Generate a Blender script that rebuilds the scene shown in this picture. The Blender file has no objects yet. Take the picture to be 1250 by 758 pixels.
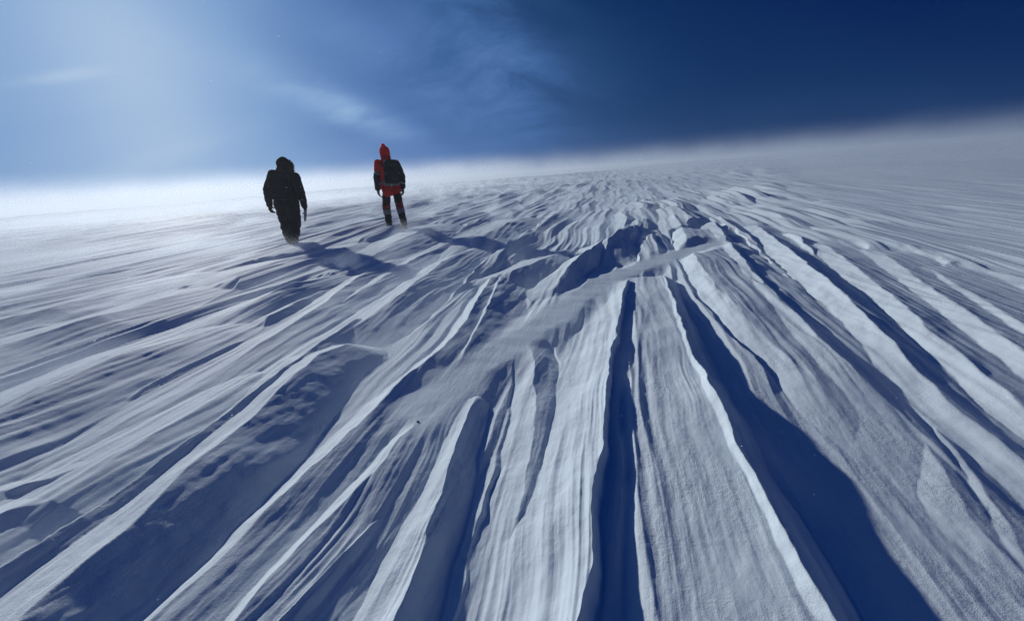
import bpy, bmesh, math, random, os
import numpy as np
from mathutils import Vector, Matrix

R = math.radians
scene = bpy.context.scene
COL = scene.collection
random.seed(7)

# ---------------------------------------------------------------- camera
H = 1.1                                   # lens height above the mean snow surface
PITCH, ROLL = R(20.4), R(4.3)
FPX, CX, CY = 451.0, 625.0, 379.0          # focal length in photo pixels (ultra-wide phone lens)
f_ = np.array([0, math.cos(PITCH), -math.sin(PITCH)])
r0 = np.array([1.0, 0, 0]); u0 = np.cross(r0, f_)
r_ = r0 * math.cos(ROLL) - u0 * math.sin(ROLL)
u_ = u0 * math.cos(ROLL) + r0 * math.sin(ROLL)
cam_d = bpy.data.cameras.new('camera')
cam_d.sensor_width = 36.0
cam_d.lens = 36.0 * FPX / 1250.0
cam_d.clip_start, cam_d.clip_end = 0.02, 5000
cam = bpy.data.objects.new('camera', cam_d); COL.objects.link(cam)
M = Matrix(((r_[0], u_[0], -f_[0], 0), (r_[1], u_[1], -f_[1], 0), (r_[2], u_[2], -f_[2], H), (0, 0, 0, 1)))
cam.matrix_world = M
scene.camera = cam

def at(px, py, h=0.0):
    """world point at height h that the image pixel (px, py) hits"""
    d = f_ * FPX + r_ * (px - CX) - u_ * (py - CY)
    t = (h - H) / d[2]
    return np.array([0, 0, H]) + d * t

# ---------------------------------------------------------------- wind frame
WA = R(16.5)                              # the wind has carved everything along this bearing
def uv_of(p):
    return p[0] * math.sin(WA) + p[1] * math.cos(WA), p[0] * math.cos(WA) - p[1] * math.sin(WA)

# ---------------------------------------------------------------- noise
def _hash(ix, iy, seed):
    h = (ix.astype(np.int64) * 374761393 + iy.astype(np.int64) * 668265263 + seed * 1274126177) & 0xffffffff
    h = ((h ^ (h >> 13)) * 1274126177) & 0xffffffff
    return (h ^ (h >> 16)) & 0xffffffff
def rnd(ix, iy, seed):
    return (_hash(ix, iy, seed) & 0xffff).astype(np.float32) / 65535.0
def perlin(x, y, seed=0):
    x = np.asarray(x, np.float64); y = np.asarray(y, np.float64)
    ix = np.floor(x); iy = np.floor(y)
    fx = (x - ix).astype(np.float32); fy = (y - iy).astype(np.float32)
    ix = ix.astype(np.int64); iy = iy.astype(np.int64)
    sx = fx * fx * fx * (fx * (fx * 6 - 15) + 10); sy = fy * fy * fy * (fy * (fy * 6 - 15) + 10)
    def g(ax, ay, dx, dy):
        a = rnd(ax, ay, seed) * np.float32(2 * math.pi)
        return np.cos(a) * dx + np.sin(a) * dy
    a = g(ix, iy, fx, fy); b = g(ix + 1, iy, fx - 1, fy)
    c = g(ix, iy + 1, fx, fy - 1); d = g(ix + 1, iy + 1, fx - 1, fy - 1)
    top = a + (b - a) * sx; bot = c + (d - c) * sx
    return (top + (bot - top) * sy) * 1.45
def fbm(x, y, seed, n=3):
    s = 0; a = 1.0
    for k in range(n):
        s = s + a * perlin(x * 2 ** k, y * 2 ** k, seed + 31 * k); a *= 0.5
    return s
def sstep(x, a, b):
    t = np.clip((x - a) / (b - a), 0, 1)
    return t * t * (3 - 2 * t)

# ---------------------------------------------------------------- carved snow ridges
# each ridge: crest from its blunt upwind head (far) to its long tail (near): (px, py, crest height),
# width of the sunny flank, width of the lee flank, head taper, tail taper, flank exponents
RIDGES = [
 # central flat-backed ridge: sharp left edge and right edge
 dict(c=[(767,338,.12),(748,420,.145),(737,500,.15),(725,640,.15),(708,800,.15)], wl=.42, wr=.055, hd=.16, tl=.5, pl=1.7, pr=1.0),
 dict(c=[(812,336,.105),(836,400,.12),(868,470,.127),(905,545,.127),(965,655,.127),(1050,800,.127)], wl=.62, wr=.13, hd=.16, tl=.5, pl=.34, pr=.9),
 dict(c=[(812,336,.115),(836,400,.138),(868,470,.147),(905,545,.147),(965,655,.147),(1050,800,.147)], wl=.30, wr=.13, hd=.16, tl=.5, pl=1.9, pr=.9),
 # striated wall left of the centre
 dict(c=[(578,488,.065),(548,570,.095),(515,660,.105),(470,780,.105)], wl=.24, wr=.10, hd=.12, tl=.5, pl=1.74, pr=1.0),
 dict(c=[(640,420,.048),(650,430,.080),(655,500,.072),(640,600,.048)], wl=.14, wr=.20, hd=.1, tl=.6, pl=1.0, pr=1.0),
 # thin lines left of it
 dict(c=[(612,334,.110),(592,380,.110),(552,450,.095),(470,560,.09),(330,700,.09),(260,780,.09)], wl=.20, wr=.36, hd=.25, tl=.5, pl=1.59, pr=1.1),
 dict(c=[(500,600,.040),(440,655,.064),(370,725,.072),(310,790,.072)], wl=.10, wr=.12, hd=.2, tl=.5, pl=1.74, pr=1.0),
 dict(c=[(600,338,.105),(560,402,.12),(470,480,.105),(400,550,.095),(330,612,.09),(240,700,.085),(150,790,.085)], wl=.17, wr=.40, hd=.25, tl=.5, pl=1.45, pr=1.05),
 # the large ridge at the lower left with the wide blue lee
 dict(c=[(420,418,.12),(390,428,.15),(300,505,.175),(200,592,.18),(100,682,.18),(-20,790,.18)], wl=.60, wr=.30, hd=.22, tl=.6, pl=1.59, pr=.8),
 dict(c=[(430,390,.099),(300,480,.121),(190,562,.121),(100,628,.116),(0,690,.110),(-100,760,.110)], wl=.12, wr=.3, hd=.3, tl=.6, pl=1.74, pr=1.2),
 dict(c=[(300,465,.060),(200,520,.100),(125,565,.110),(60,607,.110),(0,628,.100),(-120,690,.100)], wl=.6, wr=.35, hd=.3, tl=.6, pl=1.59, pr=.8),
 dict(c=[(245,405,.070),(150,430,.130),(60,470,.140),(0,502,.130),(-150,590,.130)], wl=.8, wr=.5, hd=.5, tl=.8, pl=1.59, pr=.8),
 dict(c=[(250,500,.035),(160,540,.070),(60,585,.070),(0,600,.056)], wl=.3, wr=.2, hd=.3, tl=.6, pl=1.1, pr=1.),
 dict(c=[(230,355,.055),(120,385,.121),(0,420,.110),(-150,470,.110)], wl=.9, wr=.6, hd=.5, tl=.9, pl=1.59, pr=.9),
 dict(c=[(230,335,.066),(150,350,.110),(60,375,.110),(-60,400,.099)], wl=.9, wr=.6, hd=.5, tl=.9, pl=1.59, pr=.9),
 # mounds between the walkers and the centre
 dict(c=[(405,338,.060),(360,343,.150),(320,362,.120),(260,392,.060)], wl=.5, wr=.35, hd=.3, tl=.9, pl=1.59, pr=.8),
 dict(c=[(480,318,.055),(440,334,.121),(390,372,.110),(300,430,.066),(200,490,.044)], wl=.4, wr=.4, hd=.4, tl=.9, pl=1.59, pr=.9),
 dict(c=[(585,300,.084),(540,318,.156),(500,350,.144),(440,395,.084),(380,425,.048)], wl=.5, wr=.45, hd=.4, tl=.9, pl=1.59, pr=.85),
 dict(c=[(560,292,.060),(500,318,.120),(455,345,.108),(400,380,.060)], wl=.4, wr=.3, hd=.4, tl=.9, pl=1.1, pr=.9),
 dict(c=[(540,277,.084),(520,281,.168),(490,292,.150),(450,315,.072)], wl=.9, wr=.6, hd=.4, tl=.9, pl=1.1, pr=.8),
 dict(c=[(640,266,.084),(620,272,.168),(600,282,.150),(560,305,.072)], wl=.9, wr=.6, hd=.4, tl=.9, pl=1.1, pr=.8),
 dict(c=[(440,300,.060),(400,306,.120),(350,315,.096),(280,335,.048)], wl=.8, wr=.5, hd=.4, tl=.9, pl=1.1, pr=.8),
 # scoured wall behind the drift-filled trough
 dict(c=[(690,305,.11),(655,318,.16),(625,330,.15)], wl=.6, wr=.4, hd=.4, tl=.3, pl=1.3, pr=.7),
 dict(c=[(738,292,.16),(718,303,.20),(695,322,.18),(678,350,.09)], wl=.4, wr=.22, hd=.3, tl=.3, pl=1.2, pr=.8),
 dict(c=[(775,274,.19),(755,278,.25),(742,290,.22),(738,315,.08)], wl=.3, wr=.4, hd=.3, tl=.4, pl=1.2, pr=.8),
 # ridges right of the centre
 dict(c=[(832,277,.13),(848,310,.15),(875,350,.13),(925,400,.085),(980,450,.05)], wl=.16, wr=.75, hd=.2, tl=.7, pl=.8, pr=.5),
 dict(c=[(872,270,.13),(905,312,.135),(935,345,.125),(1000,405,.10),(1060,455,.07),(1130,520,.04)], wl=.40, wr=.16, hd=.25, tl=.5, pl=1.0, pr=1.1),
 dict(c=[(925,275,.08),(985,320,.115),(1040,365,.115),(1110,425,.105),(1190,490,.085),(1300,570,.06)], wl=.22, wr=.34, hd=.5, tl=.7, pl=1.15, pr=1.5),
 dict(c=[(1010,300,.05),(1070,345,.08),(1140,400,.09),(1250,475,.085),(1400,570,.08)], wl=.20, wr=.42, hd=.5, tl=.7, pl=1.15, pr=1.4),
 dict(c=[(1080,310,.045),(1150,360,.075),(1250,425,.08),(1400,510,.08)], wl=.22, wr=.5, hd=.6, tl=.7, pl=1.2, pr=1.4),
 dict(c=[(1140,330,.04),(1250,395,.07),(1400,470,.07)], wl=.22, wr=.5, hd=.6, tl=.7, pl=1.2, pr=1.4),
 dict(c=[(1080,470,.016),(1110,500,.040),(1150,560,.036),(1190,625,.024)], wl=.12, wr=.2, hd=.15, tl=.4, pl=1.1, pr=1.),
 dict(c=[(1120,470,.024),(1160,520,.036),(1210,590,.032),(1260,670,.024)], wl=.12, wr=.2, hd=.15, tl=.4, pl=1.1, pr=1.),
]
for rg in RIDGES:
    pts = sorted([uv_of(at(px, py, h)) + (h,) for px, py, h in rg['c']])
    rg['u'] = np.array([p[0] for p in pts]); rg['v'] = np.array([p[1] for p in pts]); rg['h'] = np.array([p[2] for p in pts]) * .88
TROUGH = [uv_of(at(px, py, .04)) for px, py in ((870,300),(800,322),(735,345),(680,385),(610,435),(545,475),(520,500))]

SMOOTH = [(uv_of(at(1085, 585, .03)), .75, .34), (uv_of(at(345, 535, .06)), 1.1, .30), (uv_of(at(440, 425, .08)), .55, .22), (uv_of(at(590, 400, .06)), .5, .22)]
RISE = uv_of(at(478, 279, .05)) + (.14,)

def stamps(u, v, L, W, seed, dens):
    """field of individual carved ridges: blunt upwind head, tail downwind, sharp crest, steeper lee"""
    V = v / W
    iv = np.floor(V).astype(np.int64)
    out = np.zeros(u.shape, np.float32)
    for dv in (-1, 0, 1):
        cv = iv + dv
        U = u / L + 9.7 * rnd(cv, cv * 3 + 1, seed + 9)          # every lane starts somewhere else
        iu = np.floor(U).astype(np.int64)
        for du in (-1, 0, 1):
            cu = iu + du
            on = rnd(cu, cv, seed) < dens
            hs = 0.35 + 0.65 * rnd(cu, cv, seed + 1)
            ou = cu + 0.2 + 0.6 * rnd(cu, cv, seed + 2)
            ov = cv + 0.2 + 0.6 * rnd(cu, cv, seed + 3)
            skew = (rnd(cu, cv, seed + 4) - 0.5) * 0.45
            bend = (rnd(cu, cv, seed + 5) - 0.5) * 0.4
            a = (U - ou).astype(np.float32)                      # -1 tail .. +.75 head
            b = (V - ov - skew * a - bend * a * a).astype(np.float32)
            tap = sstep(a, -0.98, -0.1) * (1 - sstep(a, 0.35, 0.72))
            w = 0.30 + 0.70 * np.sqrt(tap)
            pr = np.where(b < 0, np.clip(1 + b / (0.95 * w), 0, 1) ** 1.25, np.clip(1 - b / (0.5 * w), 0, 1) ** 0.95)
            out = np.maximum(out, np.where(on, hs * tap * pr, 0))
    return out

def height(x, y):
    x = np.asarray(x, np.float64); y = np.asarray(y, np.float64)
    u = x * math.sin(WA) + y * math.cos(WA)
    v = x * math.cos(WA) - y * math.sin(WA)
    rr = np.hypot(x, y)
    # wandering of the wind
    wv = 0.10 * perlin(u * .55, v * .5, 11) + 0.025 * perlin(u * 2.1, v * 2.4, 12)
    wv2 = 0.012 * perlin(u * 5.0, v * 8.0, 13)
    uu = u + 0.25 * perlin(u * .4, v * .8, 14)
    vw = v + wv
    # broad swell
    z = 0.10 * perlin(u * .10, v * .13, 21) * sstep(rr, 4, 14) + 0.5 * perlin(u * .018, v * .025, 22) * sstep(rr, 15, 60)
    z = z + RISE[2] * np.exp(-((u - RISE[0]) ** 2 / 5.0 + (v - RISE[1]) ** 2 / 4.0))
    # hollow added right of the central ridge so its left dims, its right brightens
    z = z - .075 * np.exp(-((v - 1.55) / .46) ** 2) * (1 - sstep(u, 1.5, 3.2)) * sstep(u, -1.5, 0)
    # ridges placed from image coordinates
    K = 0.012
    acc = np.zeros(u.shape, np.float32); cover = np.zeros(u.shape, np.float32)
    nv = (v + wv2 + 0.009 * perlin(u * 3.0, v * 3, 16) + 0.006 * perlin(u * 9, v * 14, 15) + 0.0028 * perlin(u * 24, v * 22, 17)).astype(np.float32); nu = u.astype(np.float32)
    for rg in RIDGES:
        ua, ub = rg['u'][0] - rg['tl'], rg['u'][-1] + rg['hd']
        va, vb = rg['v'].min() - rg['wl'] - .3, rg['v'].max() + rg['wr'] + .3
        m = (nu > ua) & (nu < ub) & (nv > va) & (nv < vb)
        if not m.any(): continue
        mu, mv = nu[m], nv[m]
        vc = np.interp(mu, rg['u'], rg['v']); hh = np.interp(mu, rg['u'], rg['h'])
        tap = sstep(mu, ua, rg['u'][0]) * (1 - sstep(mu, rg['u'][-1], ub))
        w = 0.35 + 0.65 * np.sqrt(tap)
        d = mv - vc
        # flanks break up into flutes: width varies along and across
        wob = 1 + 0.08 * perlin(mu * 3.1 + 7, mv * 9.0, 41)
        p = np.where(d < 0, np.clip(1 + d / (rg['wl'] * w * wob), 0, 1) ** rg['pl'], np.clip(1 - d / (rg['wr'] * w * wob), 0, 1) ** rg['pr'])
        hgt = (hh * tap * p * (1 + .14 * perlin(mu * 2.3, mv * 2.2 + 3, 42) + .02 * perlin(mu * 8, mv * 7, 43))).astype(np.float32)
        a = acc[m]
        dd = np.clip((a - hgt) / K, -30, 30)
        acc[m] = hgt + K * np.logaddexp(0, dd) - K * math.log(2) * np.exp(-np.abs(dd))
        cover[m] = np.maximum(cover[m], np.clip(1.3 * tap * np.minimum(1, p * 5), 0, 1))
    near = 1 - sstep(rr, 2.2, 4.8)
    sm = np.zeros(u.shape, np.float32)
    for (cu, cv), au, av in SMOOTH:
        sm = np.maximum(sm, np.exp(-(((u - cu) / au) ** 2 + ((v - cv) / av) ** 2) ** 2))
    # procedural ridges everywhere else
    s1 = stamps(uu, vw, 3.4, .85, 101, .8)
    s2 = stamps(uu + 3.3, vw + 1.7, 2.6, .42, 202, .85)
    s3 = stamps(uu + 1.1, vw + 5.1, 2.4, .19, 303, .8)
    s4 = stamps(uu + 7.7, vw + 2.9, 1.3, .07, 404, .7)
    far_amp = 0.75 + 0.55 * perlin(u * .09, v * .12, 51)
    right = sstep(v - 0.30 * u, 0.2, 2.2)                        # the far right is smoother, drift covered
    dist = 1 - .3 * sstep(rr, 8, 18)
    k1 = 0.24 * (1 - near) * (1 - cover) * far_amp * (1 - .8 * right) * dist
    k2 = (0.13 * (1 - near) + 0.065 * near) * (1 - .6 * cover) * far_amp * (1 - .75 * right) * dist
    k3 = (0.042 - .008 * near) * (1 - .85 * cover) * (1 - .4 * right) * (1 - .7 * sstep(rr, 8, 18))
    k4 = 0.02 * (1 - .65 * cover) * (1 - sstep(rr, 4, 8.5))
    proc = (np.maximum(k1 * s1, k2 * s2) + k3 * s3) * (1 - .85 * sm); k4 = k4 * (1 - .8 * sm)
    acc = np.maximum(acc, proc) + 0.35 * np.minimum(acc, proc) + k4 * s4
    # drift-filled trough: smooth, low
    tr = np.full(u.shape, 9.0, np.float32)
    for (a0, b0), (a1, b1) in zip(TROUGH[:-1], TROUGH[1:]):
        du, dv = a1 - a0, b1 - b0; q = du * du + dv * dv
        t = np.clip(((u - a0) * du + (v - b0) * dv) / q, 0, 1)
        tr = np.minimum(tr, np.hypot(u - a0 - t * du, v - b0 - t * dv) / 0.25)
    tm = 1 - sstep(tr + .15 * perlin(u * 4, v * 4, 61), .35, 1.15)
    acc = acc * (1 - tm) + (0.062 + .008 * perlin(u * 2, v * 2, 62) + .004 * perlin(u * 9, v * 5 + u * 2, 63)) * tm
    z = z + acc
    # striations cut by drifting grains: along the wind, in the hard snow
    st_mask = (1 - .85 * sm) * (0.25 + 0.75 * sstep(acc, .03, .16)) * (1 - .85 * tm) * (.6 + .6 * np.clip(perlin(u * .9, v * 1.6, 71), -.8, 1))
    f1 = 1 - sstep(rr, 5, 13); f2 = 1 - sstep(rr, 2.5, 6.0); f3 = 1 - sstep(rr, 1.2, 2.8)
    a1 = vw + .03 * perlin(u * 1.2, v * 2, 72) + .0025 * perlin(u * 5, v * 6, 76)
    rid = lambda q: 1 - 2.2 * np.sqrt(q * q + .004)
    pa = np.clip(.45 + 1.1 * perlin(u * 1.6, v * 4.5, 78), 0, 1.3); pb = np.clip(.45 + 1.1 * perlin(u * 2.6, v * 8 + 9, 79), 0, 1.3)
    z = z + st_mask * (0.013 * f1 * rid(perlin(u * .7, a1 * 8, 73)) + 0.012 * f2 * pa * rid(perlin(u * 1.0, a1 * 19, 74))
                       + 0.0075 * f3 * pb * rid(perlin(u * 1.6, a1 * 40, 75)) + 0.0018 * (1 - sstep(rr, .9, 1.6)) * pa * rid(perlin(u * 2.6, a1 * 70, 77)))
    # deep flutes beside the sharp left edge of the central ridge
    fl = RIDGES[0]; q = v - np.interp(u, fl['u'], fl['v'])
    fm = sstep(q, .015, .05) * (1 - sstep(q, .10, .24)) * sstep(u, .1, .5) * (1 - sstep(u, 2.0, 3.0))
    z = z + fm * .017 * rid(perlin(u * 1.1 + 3, (q + .015 * perlin(u * 2.2, v * 3, 91)) * 15, 92))
    # small scour ripples and crust
    z = z + f2 * 0.0022 * (1 - .6 * tm) * fbm(u * 5, v * 13, 81, 2) + f3 * 0.0007 * fbm(u * 22, v * 42, 82, 2)
    return z.astype(np.float32)

def build_ground():
    q = 1.0
    front = np.linspace(R(-68), R(68), int(1350 * q))
    back = np.linspace(R(68), R(292), int(230 * q) + 2)[1:-1]
    th = np.concatenate([front, back])
    # rows even in depression angle near, then longer
    rows = [0.10]
    while rows[-1] < 600:
        r = rows[-1]
        rows.append(r + max(0.0034, 0.0040 * r, min(r * r * 0.00045, .035 * r)) / q)
    rr = np.array(rows)
    T, Rr = np.meshgrid(th, rr)
    X = (Rr * np.sin(T)).ravel(); Y = (Rr * np.cos(T)).ravel()
    Z = np.concatenate([height(X[i:i + 300000], Y[i:i + 300000]) for i in range(0, len(X), 300000)])
    nt, nr = len(th), len(rr)
    X = np.append(X, 0.); Y = np.append(Y, 0.); Z = np.append(Z, Z[:nt].mean())
    i = np.arange(nr - 1)[:, None] * nt; j = np.arange(nt)[None, :]; j2 = (j + 1) % nt
    quads = np.stack([i + j, i + nt + j, i + nt + j2, i + j2], -1).reshape(-1, 4)
    c = nt * nr
    tris = np.stack([np.full(nt, c), np.arange(nt), (np.arange(nt) + 1) % nt], -1)
    nq = len(quads)
    me = bpy.data.meshes.new('snow_ground')
    me.vertices.add(len(X)); me.vertices.foreach_set('co', np.stack([X, Y, Z], -1).astype(np.float32).ravel())
    me.loops.add(nq * 4 + nt * 3)
    me.loops.foreach_set('vertex_index', np.concatenate([quads.ravel(), tris.ravel()]).astype(np.int32))
    me.polygons.add(nq + nt)
    me.polygons.foreach_set('loop_start', np.concatenate([np.arange(nq) * 4, nq * 4 + np.arange(nt) * 3]).astype(np.int32))
    me.polygons.foreach_set('use_smooth', np.ones(nq + nt, bool))
    me.update(); me.validate()
    o = bpy.data.objects.new('snow_ground', me); COL.objects.link(o)
    o['kind'] = 'structure'; o['label'] = 'wind carved snow field with long blue shadowed sastrugi ridges'
    print('ground verts', len(X), nt, nr)
    return o

# ---------------------------------------------------------------- materials
def new_mat(name):
    m = bpy.data.materials.new(name); m.use_nodes = True
    return m, m.node_tree.nodes, m.node_tree.links, m.node_tree.nodes['Principled BSDF']
def snow_material():
    m, N, Lk, b = new_mat('wind_packed_snow')
    b.inputs['Base Color'].default_value = (.775, .885, .94, 1)
    b.inputs['Roughness'].default_value = .7
    b.inputs['Specular IOR Level'].default_value = .05
    tc = N.new('ShaderNodeTexCoord')
    mp = N.new('ShaderNodeMapping'); mp.inputs['Rotation'].default_value = (0, 0, WA)
    mp2 = N.new('ShaderNodeMapping'); mp2.inputs['Scale'].default_value = (55, 9, 25)
    n1 = N.new('ShaderNodeTexNoise'); n1.inputs['Scale'].default_value = 1; n1.inputs['Detail'].default_value = 5; n1.inputs['Roughness'].default_value = .6
    n2 = N.new('ShaderNodeTexNoise'); n2.inputs['Scale'].default_value = 55; n2.inputs['Detail'].default_value = 6; n2.inputs['Roughness'].default_value = .72
    n3 = N.new('ShaderNodeTexNoise'); n3.inputs['Scale'].default_value = 420; n3.inputs['Detail'].default_value = 1
    Lk.new(tc.outputs['Object'], mp.inputs[0]); Lk.new(mp.outputs[0], mp2.inputs[0]); Lk.new(mp2.outputs[0], n1.inputs['Vector'])
    for q in (n2, n3): Lk.new(tc.outputs['Object'], q.inputs['Vector'])
    n4 = N.new('ShaderNodeTexNoise'); n4.inputs['Scale'].default_value = 3.2; n4.inputs['Detail'].default_value = 5; n4.inputs['Roughness'].default_value = .6
    Lk.new(tc.outputs['Object'], n4.inputs['Vector'])
    prev = None
    for q, lo, hi, ds in ((n1, .03, .42, .007), (n2, .12, .75, .0065), (n3, .35, .75, .0012)):
        mr = N.new('ShaderNodeMapRange'); mr.inputs['From Min'].default_value = .36; mr.inputs['From Max'].default_value = .66   # polished patches and rough crust
        mr.inputs['To Min'].default_value = lo; mr.inputs['To Max'].default_value = hi
        Lk.new(n4.outputs['Fac'], mr.inputs['Value'])
        bp = N.new('ShaderNodeBump'); bp.inputs['Distance'].default_value = ds
        Lk.new(mr.outputs[0], bp.inputs['Strength']); Lk.new(q.outputs['Fac'], bp.inputs['Height'])
        if prev: Lk.new(prev.outputs[0], bp.inputs['Normal'])
        prev = bp
    Lk.new(prev.outputs[0], b.inputs['Normal'])
    return m

ground = build_ground()
ground.data.materials.append(snow_material())

# ---------------------------------------------------------------- people
def mesh_from(bm_list_fn, voxel, smooth=3, folds=0.0, seed=0):
    """union of overlapping tapered forms grown into ONE continuous skin"""
    bm = bmesh.new(); bm_list_fn(bm)
    me = bpy.data.meshes.new('tmp'); bm.to_mesh(me); bm.free()
    o = bpy.data.objects.new('tmp', me); COL.objects.link(o)
    rm = o.modifiers.new('r', 'REMESH'); rm.mode = 'VOXEL'; rm.voxel_size = voxel; rm.use_smooth_shade = True
    if smooth:
        sm = o.modifiers.new('s', 'SMOOTH'); sm.iterations = smooth; sm.factor = .5
    dg = bpy.context.evaluated_depsgraph_get(); dg.update()
    out = bpy.data.meshes.new_from_object(o.evaluated_get(dg))
    bpy.data.objects.remove(o); bpy.data.meshes.remove(me)
    if folds:
        n = len(out.vertices); co = np.empty(n * 3, np.float32); no = np.empty(n * 3, np.float32)
        out.vertices.foreach_get('co', co); out.vertices.foreach_get('normal', no)
        co = co.reshape(-1, 3); no = no.reshape(-1, 3)
        k = perlin(co[:, 0] * 7 + co[:, 2] * 11 + seed, co[:, 1] * 7 - co[:, 2] * 6, 5) + .6 * perlin(co[:, 2] * 24 + co[:, 0] * 9, co[:, 1] * 15 + co[:, 0] * 12 + seed, 6)
        co = co + no * (folds * k)[:, None]
        out.vertices.foreach_set('co', co.astype(np.float32).ravel()); out.update()
    return out
def cap(bm, p0, ra, p1, rb, flat=1.0, n=14):
    """tapered capsule from p0 to p1"""
    p0, p1 = Vector(p0), Vector(p1); ax = p1 - p0; L = max(ax.length, 1e-5)
    q = ax.to_track_quat('Z', 'Y').to_matrix().to_4x4(); T = Matrix.Translation(p0) @ q
    prof = []
    for k in range(5): a = math.pi / 2 * k / 5; prof.append((-ra * math.cos(a), ra * math.sin(a)))
    prof.append((0, ra)); prof.append((L, rb))
    for k in range(1, 6): a = math.pi / 2 * k / 5; prof.append((L + rb * math.sin(a), rb * math.cos(a)))
    rings = []
    for z, r in prof:
        r = max(r, 1e-4)
        rings.append([bm.verts.new(T @ Vector((r * math.cos(2 * math.pi * j / n), flat * r * math.sin(2 * math.pi * j / n), z))) for j in range(n)])
    for A, B in zip(rings[:-1], rings[1:]):
        for j in range(n): bm.faces.new((A[j], A[(j + 1) % n], B[(j + 1) % n], B[j]))
    bm.faces.new(rings[0][::-1]); bm.faces.new(rings[-1])
def ell(bm, c, r, rot=(0, 0, 0)):
    from mathutils import Euler
    m = Matrix.Translation(c) @ Euler(rot).to_matrix().to_4x4() @ Matrix.Diagonal((r[0], r[1], r[2], 1))
    bmesh.ops.create_uvsphere(bm, u_segments=16, v_segments=10, radius=1, matrix=m)
def chain(bm, pts, flat=1.0):
    for (a, ra), (b, rb) in zip(pts[:-1], pts[1:]): cap(bm, a, ra, b, rb, flat)

def cloth(name, col, rough=.8, scale=60, strength=.3):
    m, N, Lk, b = new_mat(name)
    b.inputs['Roughness'].default_value = rough; b.inputs['Specular IOR Level'].default_value = .2
    tc = N.new('ShaderNodeTexCoord'); n = N.new('ShaderNodeTexNoise'); n.inputs['Scale'].default_value = scale; n.inputs['Detail'].default_value = 4
    Lk.new(tc.outputs['Object'], n.inputs['Vector'])
    mx = N.new('ShaderNodeMix'); mx.data_type = 'RGBA'
    mx.inputs[6].default_value = tuple(.75 * c for c in col) + (1,); mx.inputs[7].default_value = tuple(min(1, 1.2 * c) for c in col) + (1,)
    Lk.new(n.outputs['Fac'], mx.inputs[0]); Lk.new(mx.outputs[2], b.inputs['Base Color'])
    bp = N.new('ShaderNodeBump'); bp.inputs['Strength'].default_value = strength; bp.inputs['Distance'].default_value = .004
    Lk.new(n.outputs['Fac'], bp.inputs['Height']); Lk.new(bp.outputs[0], b.inputs['Normal'])
    return m
MAT = dict(
    black=cloth('black_nylon', (.006, .006, .007)), dark=cloth('charcoal_nylon', (.012, .0125, .015)),
    darkred=cloth('dark_red_nylon', (.22, .012, .014)), red=cloth('red_nylon', (.85, .016, .016)), band=cloth('grey_reflective_tape', (.16, .165, .18), .5),
    boot=cloth('grey_boot_leather', (.055, .058, .065)), sole=cloth('black_rubber', (.015, .015, .015)),
    fur=cloth('dark_brown_fur', (.020, .016, .014), .95, 140, 1.0), skin=cloth('skin', (.45, .26, .19), .55),
    grey=cloth('pale_grey_fabric', (.24, .25, .27)), web=cloth('black_webbing', (.018, .018, .020), .6),
    hair=cloth('brown_hair', (.04, .025, .015)), eye=cloth('dark_eye', (.02, .015, .012), .2))
_m = MAT['red'].node_tree                     # thin shell fabric lets the low sun glow through
_t = _m.nodes.new('ShaderNodeBsdfTranslucent'); _t.inputs['Color'].default_value = (.95, .02, .015, 1)
_x = _m.nodes.new('ShaderNodeMixShader'); _x.inputs[0].default_value = .5
_m.links.new(_m.nodes['Principled BSDF'].outputs[0], _x.inputs[1]); _m.links.new(_t.outputs[0], _x.inputs[2]); _m.links.new(_x.outputs[0], _m.nodes['Material Output'].inputs['Surface'])
def part(name, me, mat, parent, label=None):
    o = bpy.data.objects.new(name, me); COL.objects.link(o); o.parent = parent
    me.materials.clear(); me.materials.append(MAT[mat])
    if label: o['label'] = label
    return o
def mix(a, b, t): return tuple(x + (y - x) * t for x, y in zip(a, b))

def ring_band(bm, a, b, t0, t1, r):
    cap(bm, mix(a, b, t0), r, mix(a, b, t1), r)

def hand(bm, wrist, dirv, side, scale=1.0, curl=.55):
    """palm, four unequal curled fingers and a thumb, hanging along dirv; thumb points forward (+y)"""
    w = Vector(wrist); d = Vector(dirv).normalized(); fwd = Vector((0, 1, 0)); fwd = (fwd - d * fwd.dot(d)).normalized()
    inn = fwd.cross(d).normalized()
    if inn.x * side > 0: inn = -inn                              # palm faces the thigh
    for k in range(4):
        off = fwd * ((1.5 - k) * .021 * scale)
        cap(bm, w + off * .6, .022 * scale, w + d * .085 * scale + off, .017 * scale)
        L = (.072, .082, .076, .060)[k] * scale
        p = w + d * .092 * scale + off
        seg, ang = L / 2.2, 0.0
        for j in range(3):
            ang += curl * (.6 if j == 0 else 1.0)
            q = p + (d * math.cos(ang) + inn * math.sin(ang)) * seg * (1 - .15 * j)
            cap(bm, p, (.0115 - .001 * j) * scale, q, (.0105 - .001 * j) * scale, n=10); p = q
    t = w + d * .025 * scale + fwd * .028 * scale
    t2 = t + (d * .6 + fwd * .65 + inn * .25).normalized() * .042 * scale
    t3 = t2 + (d * .9 + fwd * .15 + inn * .4).normalized() * .034 * scale
    cap(bm, t, .016 * scale, t2, .013 * scale, n=10); cap(bm, t2, .013 * scale, t3, .011 * scale, n=10)

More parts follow.
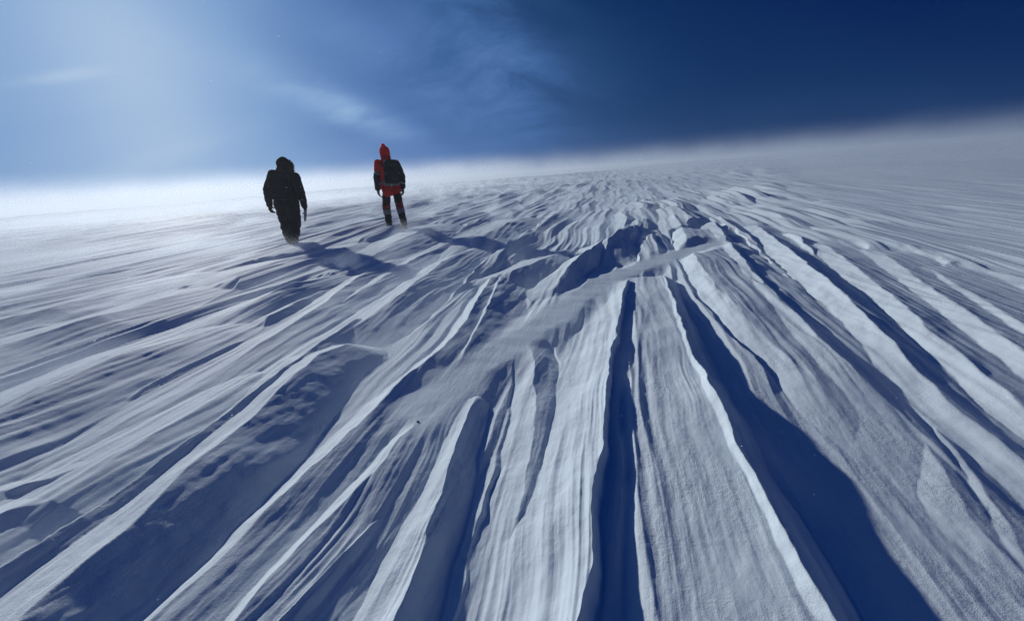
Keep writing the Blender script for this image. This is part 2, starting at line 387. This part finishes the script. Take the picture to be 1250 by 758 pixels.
def build_person(J, style):
    root = bpy.data.objects.new('person', None); COL.objects.link(root)
    sh = {s: Vector(J['sh' + s]) for s in 'LR'}; el = {s: Vector(J['el' + s]) for s in 'LR'}; wr = {s: Vector(J['wr' + s]) for s in 'LR'}
    hp = {s: Vector(J['hp' + s]) for s in 'LR'}; kn = {s: Vector(J['kn' + s]) for s in 'LR'}; an = {s: Vector(J['an' + s]) for s in 'LR'}
    pel, chest, neck, head = Vector(J['pelvis']), Vector(J['chest']), Vector(J['neck']), Vector(J['head'])
    face = Vector(J['face']).normalized()
    up = Vector((0, 0, 1)); hr = face.cross(up).normalized(); hu = hr.cross(face).normalized()
    sgn = {'L': -1, 'R': 1}
    # --- the body itself, one continuous figure
    def body(bm):
        chain(bm, [(pel, .095), (mix(pel, chest, .5), .095), (chest, .11)])
        for s in 'LR':
            cap(bm, chest, .10, sh[s], .058); cap(bm, pel, .085, hp[s], .07)
            chain(bm, [(sh[s], .052), (el[s], .041), (wr[s], .028)]); hand(bm, wr[s], wr[s] - el[s], sgn[s], .84, style['curl'])
            chain(bm, [(hp[s], .07), (kn[s], .052), (an[s], .040)])
            cap(bm, an[s] + Vector((0, -.03, -.05)), .034, an[s] + Vector((0, .14, -.06)), .030)
        cap(bm, chest, .075, neck, .058); cap(bm, neck, .055, head - hu * .05, .055)
        ell(bm, head + hu * .02, (.078, .095, .10)); ell(bm, head - hu * .055 + face * .03, (.056, .058, .055))
        cap(bm, head + face * .095 + hu * .01, .010, head + face * .115 - hu * .028, .014)     # nose
        cap(bm, head + face * .088 - hu * .062 - hr * .022, .009, head + face * .088 - hu * .062 + hr * .022, .009)  # mouth
        for s in (-1, 1):
            ell(bm, head + hr * (s * .080) - hu * .012 - face * .005, (.012, .022, .032))         # ears
            cap(bm, head + face * .088 + hu * .03 + hr * (s * .018), .009, head + face * .084 + hu * .032 + hr * (s * .046), .008)  # brow
    b = part('body', mesh_from(body, .011, 2), 'skin', root)
    for s in (-1, 1):
        part('eye', mesh_from(lambda bm: ell(bm, head + face * .087 + hu * .012 + hr * (s * .031), (.012, .010, .010)), .004, 0), 'eye', b)
    k = style['bulk']
    # --- jacket
    def jacket(bm):
        m1 = mix(pel, chest, .45)
        for s in 'LR':
            sd = Vector((sgn[s], 0, 0))
            chain(bm, [(pel + sd * .085 * k + Vector((0, 0, -.125)), .126 * k), (Vector(m1) + sd * .085 * k, .108 * k), (chest + sd * .095 * k, .115 * k), (sh[s] - sd * .02 + Vector((0, 0, -.01)), .080 * k)])
            chain(bm, [(sh[s], .082 * k), (mix(sh[s], el[s], .55), .073 * k), (el[s], .066 * k), (mix(el[s], wr[s], .7), .060 * k), (wr[s], .052 * k)])
            cap(bm, chest + Vector((0, 0, .10)), .10 * k, sh[s], .072 * k)
        chain(bm, [(chest, .13 * k), (neck + Vector((0, 0, -.02)), .095)])
    jm = mesh_from(jacket, .012, 4, .007 * k, style['seed'])
    jk = part('jacket', jm, style['jacket'], root, style.get('jacket_label'))
    part('zip', mesh_from(lambda bm: chain(bm, [(pel + Vector((0, .125 * k + .03, -.1)), .006), (Vector(mix(pel, chest, .5)) + Vector((0, .125 * k + .02, 0)), .006), (chest + Vector((0, .155 * k, 0)), .006)]), .004, 0), 'web', jk)
    # --- hood
    def hood(bm):
        if style['hood'] == 'peaked':
            ell(bm, head - face * .015 + hu * .02, (.112, .128, .142))
            cap(bm, head + hu * .03, .105, head + hu * .165 - face * .015, .042)
            cap(bm, head - hu * .02, .105, neck - face * .02 - hu * .03, .115)
            cap(bm, head + face * .06 + hu * .06, .085, head + face * .07 - hu * .06, .075)
        else:
            ell(bm, head - face * .02 + hu * .02, (.135, .135, .150))
            cap(bm, head - hu * .03, .125, neck - hu * .05 - face * .03, .150)
            cap(bm, head - face * .05 + hu * .09, .075, head - face * .02 + hu * .115, .07)
    hd = part('hood', mesh_from(hood, .010, 3, .007, style['seed'] + 3), style['hoodmat'], root)
    if style['hood'] != 'peaked':
        def ruff(bm):
            rr = random.Random(4)
            for j in range(30):
                a = 2 * math.pi * j / 30
                c = head + face * .085 + hr * (.115 * math.cos(a)) + hu * (.135 * math.sin(a) + .01)
                ell(bm, c, (.030, .032, .030))
                for q in range(4):
                    o = hr * math.cos(a) + hu * math.sin(a)
                    d = (o + face * rr.uniform(-.3, .8) + hr * rr.uniform(-.4, .4) + hu * rr.uniform(-.4, .4)).normalized()
                    cap(bm, c, .014, c + d * rr.uniform(.035, .065), .006, n=8)
        part('fur_ruff', mesh_from(ruff, .008, 1), 'fur', hd)
    # --- trousers
    q = style['baggy']
    def trousers(bm):
        for s in 'LR':
            chain(bm, [(pel + Vector((sgn[s] * .05, 0, .02)), .095), (hp[s] + Vector((0, 0, -.02)), .096 * q), (mix(hp[s], kn[s], .6), .090 * q), (kn[s], .082 * q), (mix(kn[s], an[s], .5), .080 * q), (mix(an[s], kn[s], .14), .076 * q)])
    tr = part('trousers', mesh_from(trousers, .012, 3, .010 * q, style['seed'] + 6), style['trousers'], root)
    for s in 'LR':
        glove = part('glove', mesh_from(lambda bm: (hand(bm, wr[s], wr[s] - el[s], sgn[s], 1.12, style['curl']), cap(bm, mix(el[s], wr[s], .84), .050, wr[s], .040)), .0065, 1), 'black', root)
        def boot(bm):
            a = an[s]
            cap(bm, mix(a, kn[s], .30), .062, a + Vector((0, -.01, -.01)), .062)
            cap(bm, a + Vector((0, -.035, -.045)), .052, a + Vector((0, .13, -.055)), .047)
            cap(bm, a + Vector((0, .0, -.02)), .056, a + Vector((0, .09, -.05)), .048)
        bt = part('boot', mesh_from(boot, .010, 2, .003), 'boot', root)
        def sole(bm):
            for x in (-.022, .022):
                cap(bm, an[s] + Vector((x, -.055, -.098)), .034, an[s] + Vector((x, .145, -.098)), .030, .5)
        part('sole', mesh_from(sole, .009, 1), 'sole', bt)
    # --- details
    if style.get('bands'):
        for s in 'LR':
            part('reflective_band', mesh_from(lambda bm: ring_band(bm, sh[s], el[s], .74, .86, .079 * k), .008, 1), 'band', jk)
            part('reflective_band', mesh_from(lambda bm: ring_band(bm, el[s], wr[s], .40, .52, .072 * k), .008, 1), 'band', jk)
            part('reflective_band', mesh_from(lambda bm: ring_band(bm, kn[s], an[s], .24, .32, .090 * q), .008, 1), 'band', tr)
            part('knee_patch', mesh_from(lambda bm: cap(bm, mix(hp[s], kn[s], .88), .092 * q, mix(kn[s], an[s], .10), .090 * q), .010, 2, .006), 'darkred', tr)
            part('sleeve_panel', mesh_from(lambda bm: chain(bm, [(mix(sh[s], el[s], .86 if s == 'L' else .1), .078 * k if s == 'L' else .086 * k), (el[s], .080 * k), (mix(el[s], wr[s], .9), .066 * k)]), .010, 2, .006), 'black', jk)
        part('hem_band', mesh_from(lambda bm: [cap(bm, pel + Vector((sgn[s] * .085 * k, 0, .03)), .117 * k, pel + Vector((sgn[s] * .085 * k, 0, .05)), .116 * k) for s in 'LR'], .010, 2), 'band', jk)
    return root

def build_pack(parent_M, chest, pel, back, size, label, seed, straps):
    """backpack worn on the back: bag > lid, pocket, straps"""
    root = bpy.data.objects.new('backpack', None); COL.objects.link(root)
    c = (Vector(chest) * .62 + Vector(pel) * .38) + Vector((0, -back, .03))
    wx, wy, wz = size
    def box(bm, cc, w, d, h, r):
        for sx in (-1, 1):
            for sy in (-1, 1):
                cap(bm, cc + Vector((sx * (w - r), sy * (d - r), -h + r)), r, cc + Vector((sx * (w - r) * .86, sy * (d - r), h - r)), r)
            cap(bm, cc + Vector((sx * (w - r), 0, -h + r)), d * .98, cc + Vector((sx * (w - r) * .86, 0, h - r)), d * .9)
        for t in (-.5, 0, .5): cap(bm, cc + Vector((t * w, 0, -h + r)), d * .99, cc + Vector((t * w * .9, 0, h - r)), d * .95)
    part('bag', mesh_from(lambda bm: box(bm, c, wx, wy, wz, .05), .011, 4, .008, seed), 'black', root)
    part('lid', mesh_from(lambda bm: box(bm, c + Vector((0, -.01, wz - .01)), wx * .92, wy * .95, .07, .05), .010, 4, .005, seed + 1), 'dark', root)
    part('pocket', mesh_from(lambda bm: box(bm, c + Vector((0, -wy - .005, -wz * .35)), wx * .68, .045, wz * .45, .035), .010, 3, .005, seed + 2), 'dark', root)
    for s in (-1, 1):
        x = s * wx * .62
        part('shoulder_strap', mesh_from(lambda bm: chain(bm, [(c + Vector((x, wy * .6, wz * .75)), .022), (Vector(chest) + Vector((x * 1.1, .02, .175)), .024), (Vector(chest) + Vector((x * 1.15, .165, .02)), .024), (Vector(chest) + Vector((x * 1.4, .12, -.18)), .02), (c + Vector((s * wx * .9, wy * .5, -wz * .7)), .018)], 1), .009, 2), 'web', root)
        part('compression_strap', mesh_from(lambda bm: chain(bm, [(c + Vector((s * wx * 1.03, .05, -.02)), .010), (c + Vector((s * wx * .95, -wy * .95, -.01)), .010)]), .005, 0), 'grey', root)
    root.matrix_world = parent_M
    root['label'] = label; root['category'] = 'backpack'
    return root

def place(px, py, yaw, lean_right, lean_fwd, scale, sink):
    h = 0.0
    for _ in range(12):
        p = at(px, py, h); h = .5 * h + .5 * float(height(np.array([p[0]]), np.array([p[1]]))[0])
    p = at(px, py, h)
    return Matrix.Translation((p[0], p[1], h - sink)) @ Matrix.Rotation(lean_right, 4, 'Y') @ Matrix.Rotation(-lean_fwd, 4, 'X') @ Matrix.Rotation(yaw, 4, 'Z') @ Matrix.Scale(scale, 4)

# the walker in red: turned a little to the left, left foot forward
JR = dict(pelvis=(0, 0, .97), chest=(0, .05, 1.32), neck=(0, .07, 1.50), head=(0, .115, 1.64), face=(0, 1, -.28),
          shL=(-.20, .04, 1.43), elL=(-.275, .0, 1.14), wrL=(-.27, .07, .90), shR=(.20, .04, 1.43), elR=(.265, -.04, 1.15), wrR=(.265, .0, .91),
          hpL=(-.095, .02, .90), knL=(-.12, .17, .51), anL=(-.115, .13, .115), hpR=(.095, -.01, .90), knR=(.12, -.06, .50), anR=(.125, -.20, .125))
red = build_person(JR, dict(bulk=1.0, baggy=1.0, jacket='red', hoodmat='red', trousers='black', hood='peaked', seed=1.0, curl=.5, bands=True))
MRED = place(484, 277.5, R(33), R(1.5), R(2), .94, .045)
red.matrix_world = MRED
red['label'] = 'person in a red peaked hood and jacket with black trousers walking away over the snow'; red['category'] = 'person'
build_pack(MRED, JR['chest'], JR['pelvis'], .215, (.145, .085, .19), 'black backpack on the back of the person in red', 2.0, True)
# the walker in black: bulky parka, mid stride, seen square from behind
JB = dict(pelvis=(0, 0, .96), chest=(0, .07, 1.30), neck=(-.01, .11, 1.48), head=(-.02, .165, 1.60), face=(-.1, 1, -.4),
          shL=(-.215, .05, 1.40), elL=(-.335, .0, 1.12), wrL=(-.365, .07, .84), shR=(.215, .05, 1.40), elR=(.325, -.04, 1.12), wrR=(.335, .02, .84),
          hpL=(-.11, .0, .88), knL=(-.135, .13, .50), anL=(-.085, .12, .115), hpR=(.11, .0, .88), knR=(.12, .0, .49), anR=(.10, -.17, .15))
blk = build_person(JB, dict(bulk=1.16, baggy=1.36, jacket='black', hoodmat='black', trousers='dark', hood='fur', seed=5.0, curl=.62))
MBLK = place(356, 297, R(4), R(6), R(3), .98, .07)
blk.matrix_world = MBLK
blk['label'] = 'person in a bulky black hooded parka and dark baggy trousers walking away'; blk['category'] = 'person'
build_pack(MBLK, JB['chest'], JB['pelvis'], .235, (.17, .09, .22), 'black backpack on the back of the person in the black parka', 9.0, False)
# pale mitten swinging on its cord from the right cuff
def mitt(bm):
    w = Vector(JB['wrR']) + Vector((.030, -.05, -.09))
    chain(bm, [(w, .030), (w + Vector((-.01, -.01, -.10)), .042), (w + Vector((-.025, -.012, -.19)), .036)], .6)
mo = part('hanging_mitten', mesh_from(mitt, .008, 2, .004), 'grey', blk, 'pale grey mitten hanging from the right cuff')
part('cord', mesh_from(lambda bm: cap(bm, Vector(JB['wrR']) + Vector((.04, -.02, .02)), .005, Vector(JB['wrR']) + Vector((.030, -.05, -.08)), .005), .004, 0), 'web', mo)

# ---------------------------------------------------------------- air full of blown snow
def haze_box():
    bm = bmesh.new(); bmesh.ops.create_cube(bm, size=1)
    lo, hi = np.array([-640, -640, -3.0]), np.array([640, 640, HAZE_TOP])
    for v in bm.verts:
        v.co = [lo[k] + (v.co[k] + .5) * (hi[k] - lo[k]) for k in range(3)]
    me = bpy.data.meshes.new('haze'); bm.to_mesh(me); bm.free()
    o = bpy.data.objects.new('haze', me); COL.objects.link(o); o['kind'] = 'stuff'
    o['label'] = 'thin air filled with blowing snow grains'; 
    m = bpy.data.materials.new('blown_snow_air'); m.use_nodes = True
    N, Lk = m.node_tree.nodes, m.node_tree.links
    N.remove(N['Principled BSDF'])
    pv = N.new('ShaderNodeVolumePrincipled')
    pv.inputs['Color'].default_value = (.84, .91, .965, 1)
    pv.inputs['Density'].default_value = HAZE_DENSITY
    pv.inputs['Anisotropy'].default_value = .35
    Lk.new(pv.outputs[0], N['Material Output'].inputs['Volume'])
    me.materials.append(m)
    return o
def airborne_grains():
    rg = random.Random(12); bm = bmesh.new()
    for _ in range(420):
        d = rg.uniform(.7, 3.5) ** 1.0; az = R(rg.uniform(-62, 62))
        p = (d * math.sin(az), d * math.cos(az), rg.uniform(.25, 1.1 + .55 * d))
        p = (p[0], p[1], min(p[2], 2.1))
        if az > R(-12): p = (p[0], p[1], .25 + .45 * rg.random())
        r = rg.uniform(.0004, .0009)
        bmesh.ops.create_icosphere(bm, subdivisions=1, radius=r, matrix=Matrix.Translation(p) @ Matrix.Rotation(WA, 4, 'Z') @ Matrix.Diagonal((2.0, 1, 1, 1)))
    me = bpy.data.meshes.new('airborne_snow_grains'); bm.to_mesh(me); bm.free()
    o = bpy.data.objects.new('airborne_snow_grains', me); COL.objects.link(o); o['kind'] = 'stuff'
    o['label'] = 'single snow grains flying past in the wind'
    m = bpy.data.materials.new('backlit_ice_grain'); m.use_nodes = True
    N, Lk = m.node_tree.nodes, m.node_tree.links
    t = N.new('ShaderNodeBsdfTranslucent'); t.inputs['Color'].default_value = (.95, .97, 1, 1)
    g = N.new('ShaderNodeBsdfGlass'); g.inputs['IOR'].default_value = 1.31; g.inputs['Roughness'].default_value = .2
    x = N.new('ShaderNodeMixShader'); x.inputs[0].default_value = .3
    Lk.new(t.outputs[0], x.inputs[1]); Lk.new(g.outputs[0], x.inputs[2]); Lk.new(x.outputs[0], N['Material Output'].inputs['Surface'])
    me.materials.append(m)
airborne_grains()
def pebble():
    p = at(510, 514, .07); z = float(height(np.array([p[0]]), np.array([p[1]]))[0])
    bm = bmesh.new(); bmesh.ops.create_icosphere(bm, subdivisions=3, radius=.0055)
    for v in bm.verts: v.co *= 1 + .3 * math.sin(v.co.x * 700 + 1) * math.cos(v.co.y * 600 + v.co.z * 500); v.co.z *= .75
    me = bpy.data.meshes.new('pebble'); bm.to_mesh(me); bm.free()
    o = bpy.data.objects.new('pebble', me); COL.objects.link(o); o.location = (p[0], p[1], z + .001)
    o['label'] = 'tiny dark pebble lying on the bright snow crest left of centre'; o['category'] = 'pebble'
    me.materials.append(MAT['dark'])
pebble()
HAZE_TOP, HAZE_DENSITY = 2.15, .0025
haze_box()

def spindrift():
    """snow grains streaming low over the surface in long wisps"""
    bm = bmesh.new(); bmesh.ops.create_cube(bm, size=1)
    lo, hi = np.array([-200, -4, -.6]), np.array([200, 260, DRIFT_TOP])
    for v in bm.verts:
        v.co = [lo[k] + (v.co[k] + .5) * (hi[k] - lo[k]) for k in range(3)]
    me = bpy.data.meshes.new('drifting_snow'); bm.to_mesh(me); bm.free()
    o = bpy.data.objects.new('drifting_snow', me); COL.objects.link(o); o['kind'] = 'stuff'
    o['label'] = 'white wisps of drifting snow streaming low over the ridges'
    m = bpy.data.materials.new('drifting_snow_grains'); m.use_nodes = True
    N, Lk = m.node_tree.nodes, m.node_tree.links
    N.remove(N['Principled BSDF'])
    tc = N.new('ShaderNodeTexCoord')
    mp = N.new('ShaderNodeMapping'); mp.inputs['Rotation'].default_value = (0, 0, DRIFT_ROT); mp.inputs['Scale'].default_value = (1.5, .32, 2.2)
    no = N.new('ShaderNodeTexNoise'); no.inputs['Scale'].default_value = 1.0; no.inputs['Detail'].default_value = 3; no.inputs['Distortion'].default_value = .6
    mr = N.new('ShaderNodeMapRange'); mr.inputs['From Min'].default_value = .52; mr.inputs['From Max'].default_value = .66
    mr.inputs['To Min'].default_value = DRIFT[0]; mr.inputs['To Max'].default_value = DRIFT[1]
    sp = N.new('ShaderNodeSeparateXYZ'); Lk.new(tc.outputs['Object'], sp.inputs[0])
    def mth(op, x, y, clamp=False):
        n = N.new('ShaderNodeMath'); n.operation = op; n.use_clamp = clamp
        for i, q in enumerate((x, y)):
            if isinstance(q, (int, float)): n.inputs[i].default_value = q
            elif q is not None: Lk.new(q, n.inputs[i])
        return n.outputs[0]
    # the layer is shallow where the snow is scoured clean and deepens over the crest ahead
    ds = mth('SQRT', mth('ADD', mth('MULTIPLY', sp.outputs[0], sp.outputs[0]), mth('MULTIPLY', sp.outputs[1], sp.outputs[1])), None)
    zp = mth('MAXIMUM', sp.outputs[2], 0)
    top = mth('ADD', .18, mth('MULTIPLY', .032, mth('MINIMUM', ds, 10)))
    zf = mth('POWER', mth('SUBTRACT', 1.0, mth('DIVIDE', zp, top), True), 3.0)
    far = mth('MAXIMUM', mth('SUBTRACT', ds, 5), 0)
    top2 = mth('MINIMUM', mth('ADD', .15, mth('MULTIPLY', .085, mth('DIVIDE', mth('MULTIPLY', far, far), mth('ADD', far, 14)))), 7.8)
    zf2 = mth('POWER', mth('SUBTRACT', 1.0, mth('DIVIDE', zp, top2), True), 1.5)
    sd_ = N.new('ShaderNodeMapRange'); sd_.inputs['From Min'].default_value = -4; sd_.inputs['From Max'].default_value = 9; sd_.inputs['To Min'].default_value = 1; sd_.inputs['To Max'].default_value = .16
    Lk.new(sp.outputs[0], sd_.inputs['Value'])
    nr = N.new('ShaderNodeMapRange'); nr.inputs['From Min'].default_value = 1.2; nr.inputs['From Max'].default_value = 5.5; nr.inputs['To Min'].default_value = .2; nr.inputs['To Max'].default_value = 1
    Lk.new(ds, nr.inputs['Value'])
    fz_out = mth('MULTIPLY', mth('MULTIPLY', zf, sd_.outputs[0]), nr.outputs[0])
    mul = N.new('ShaderNodeMath'); mul.operation = 'MULTIPLY'
    Lk.new(tc.outputs['Object'], mp.inputs[0]); Lk.new(mp.outputs[0], no.inputs['Vector']); Lk.new(no.outputs[0], mr.inputs['Value'])
    Lk.new(mr.outputs[0], mul.inputs[0]); Lk.new(fz_out, mul.inputs[1])
    no2 = N.new('ShaderNodeTexNoise'); no2.inputs['Scale'].default_value = .12; no2.inputs['Detail'].default_value = 3
    Lk.new(tc.outputs['Object'], no2.inputs['Vector'])
    plume = mth('MULTIPLY', mth('MULTIPLY', zf2, mth('ADD', .42, mth('MULTIPLY', sd_.outputs[0], .58))), mth('MULTIPLY', mth('SUBTRACT', no2.outputs[0], .30), .11))
    total = mth('ADD', mul.outputs[0], mth('MAXIMUM', plume, 0))
    pv = N.new('ShaderNodeVolumePrincipled')
    pv.inputs['Color'].default_value = (.84, .91, .965, 1); pv.inputs['Anisotropy'].default_value = .47
    Lk.new(total, pv.inputs['Density'])
    Lk.new(pv.outputs[0], N['Material Output'].inputs['Volume'])
    me.materials.append(m)
    return o
DRIFT_ROT, DRIFT, DRIFT_TOP = WA, (.07, 7.0), 8.0
spindrift()

# ---------------------------------------------------------------- sky and sun
SUN_EL, SUN_AZ = R(18.0), R(-39.5)
sd = bpy.data.lights.new('sun', 'SUN'); sd.energy = 5.0; sd.angle = R(1.2); sd.color = (1, .985, .955)
sun = bpy.data.objects.new('sun', sd); COL.objects.link(sun)
sun.rotation_euler = Vector((math.sin(SUN_AZ) * math.cos(SUN_EL), math.cos(SUN_AZ) * math.cos(SUN_EL), math.sin(SUN_EL))).to_track_quat('Z', 'Y').to_euler()
w = bpy.data.worlds.new('World'); scene.world = w; w.use_nodes = True
N, Lk = w.node_tree.nodes, w.node_tree.links
bg = N['Background']; bg.inputs['Strength'].default_value = .05
CLOUD_ROT, CLOUD_LOC = -30, (0, 0, 0)
def node(kind, **kw):
    n = N.new(kind)
    for k, v in kw.items(): setattr(n, k, v)
    return n
def math_node(op, a, b=None, clamp=False):
    n = node('ShaderNodeMath', operation=op, use_clamp=clamp)
    for i, q in enumerate((a, b)):
        if q is None: continue
        if isinstance(q, (int, float)): n.inputs[i].default_value = q
        else: Lk.new(q, n.inputs[i])
    return n.outputs[0]
air = node('ShaderNodeTexSky', sky_type='NISHITA', sun_disc=False)
air.sun_elevation = math.atan2(.8 * math.sin(SUN_EL) + .20, math.cos(SUN_EL)); air.sun_rotation = SUN_AZ
air.altitude = 2500; air.air_density = .6; air.dust_density = 4.0; air.ozone_density = 3.0
# the lookup direction is warped upward to weaken the sky texture's horizon brightening
tcw = node('ShaderNodeTexCoord')
lift = node('ShaderNodeVectorMath', operation='MULTIPLY_ADD'); lift.inputs[1].default_value = (1, 1, .8); lift.inputs[2].default_value = (0, 0, .20)
nrm = node('ShaderNodeVectorMath', operation='NORMALIZE')
Lk.new(tcw.outputs['Generated'], lift.inputs[0]); Lk.new(lift.outputs[0], nrm.inputs[0]); Lk.new(nrm.outputs[0], air.inputs['Vector'])
bw = node('ShaderNodeRGBToBW'); Lk.new(air.outputs[0], bw.inputs[0])
# thin cirrus: noise on a plane high overhead, thicker where it forward-scatters sunlight
sep = node('ShaderNodeSeparateXYZ'); Lk.new(tcw.outputs['Generated'], sep.inputs[0])
den = math_node('ADD', math_node('MAXIMUM', sep.outputs[2], 0), .45)
cmb = node('ShaderNodeCombineXYZ')
Lk.new(math_node('DIVIDE', sep.outputs[0], den), cmb.inputs[0]); Lk.new(math_node('DIVIDE', sep.outputs[1], den), cmb.inputs[1])
mpc = node('ShaderNodeMapping'); mpc.inputs['Rotation'].default_value = (0, 0, R(CLOUD_ROT)); mpc.inputs['Scale'].default_value = (.9, 2.0, 1); mpc.inputs['Location'].default_value = CLOUD_LOC
Lk.new(cmb.outputs[0], mpc.inputs[0])
c1 = node('ShaderNodeTexNoise'); c1.inputs['Scale'].default_value = .9; c1.inputs['Detail'].default_value = 6; c1.inputs['Roughness'].default_value = .42; c1.inputs['Distortion'].default_value = .5
Lk.new(mpc.outputs[0], c1.inputs['Vector'])
mr = node('ShaderNodeMapRange', interpolation_type='SMOOTHSTEP'); mr.inputs['From Min'].default_value = .38; mr.inputs['From Max'].default_value = .80
Lk.new(c1.outputs[0], mr.inputs['Value'])
c2 = node('ShaderNodeTexNoise'); c2.inputs['Scale'].default_value = 3.2; c2.inputs['Detail'].default_value = 7; c2.inputs['Roughness'].default_value = .6; c2.inputs['Distortion'].default_value = .6
mp2 = node('ShaderNodeMapping'); mp2.inputs['Rotation'].default_value = (0, 0, R(-60)); mp2.inputs['Scale'].default_value = (.8, 1.5, 1)
Lk.new(cmb.outputs[0], mp2.inputs[0]); Lk.new(mp2.outputs[0], c2.inputs['Vector'])
fib = math_node('ADD', math_node('MULTIPLY', c2.outputs[0], 2.0), -.45)
def wisp(cx, cy, ang, ls, lt):
    """one cirrus bank: soft ellipse on the cloud plane"""
    m = node('ShaderNodeMapping', vector_type='TEXTURE')
    m.inputs['Location'].default_value = (cx, cy, 0); m.inputs['Rotation'].default_value = (0, 0, ang); m.inputs['Scale'].default_value = (ls, lt, 1)
    Lk.new(cmb.outputs[0], m.inputs[0])
    ln = node('ShaderNodeVectorMath', operation='DOT_PRODUCT'); Lk.new(m.outputs[0], ln.inputs[0]); Lk.new(m.outputs[0], ln.inputs[1])
    return math_node('EXPONENT', math_node('MULTIPLY', ln.outputs['Value'], -1.0))
banks = None
for cx, cy, ang, ls, lt, k in ((-.53, 1.56, R(59), .28, .08, 1.2), (-.04, 1.33, R(70), .34, .18, .95), (-.35, 1.30, R(62), .35, .10, .35), (-1.09, 1.08, R(20), .10, .02, .25), (.08, 1.60, R(70), .35, .32, .5)):
    q = math_node('MULTIPLY', math_node('MULTIPLY', wisp(cx, cy, ang, ls, lt), k), fib)
    banks = q if banks is None else math_node('ADD', banks, q)
mult = math_node('ADD', math_node('ADD', math_node('MULTIPLY', mr.outputs[0], .12), .96), math_node('MAXIMUM', banks, 0))
lum = math_node('MULTIPLY', math_node('MULTIPLY', bw.outputs[0], mult), 1 / 16.0, True)
ramp = node('ShaderNodeValToRGB'); cr = ramp.color_ramp
STOPS = [(.062, (.0003, .014, .088)), (.085, (.004, .030, .118)), (.11, (.012, .050, .155)), (.145, (.026, .078, .215)), (.19, (.05, .13, .33)), (.26, (.09, .19, .44)), (.50, (.21, .36, .62)), (.64, (.29, .44, .68)), (.84, (.47, .60, .79)), (1.0, (.82, .88, .95))]
while len(cr.elements) < len(STOPS): cr.elements.new(.5)
for e, (p, c) in zip(cr.elements, STOPS): e.position = p; e.color = c + (1,)
Lk.new(lum, ramp.inputs[0])
EXPO = -0.9
sc = node('ShaderNodeVectorMath', operation='SCALE'); sc.inputs['Scale'].default_value = 2 ** -EXPO / .05
Lk.new(ramp.outputs[0], sc.inputs[0]); Lk.new(sc.outputs[0], bg.inputs['Color'])

# ---------------------------------------------------------------- render
scene.render.engine = 'CYCLES'
vs = scene.view_settings
vs.view_transform = 'Standard'; vs.look = 'None'; vs.exposure = EXPO; vs.gamma = 1; vs.use_curve_mapping = False
cy = scene.cycles
cy.use_denoising = True; cy.volume_step_rate = 1.0
cy.denoising_prefilter = 'NONE'
cy.max_bounces = 6; cy.diffuse_bounces = 3; cy.volume_bounces = 3; cy.transmission_bounces = 2
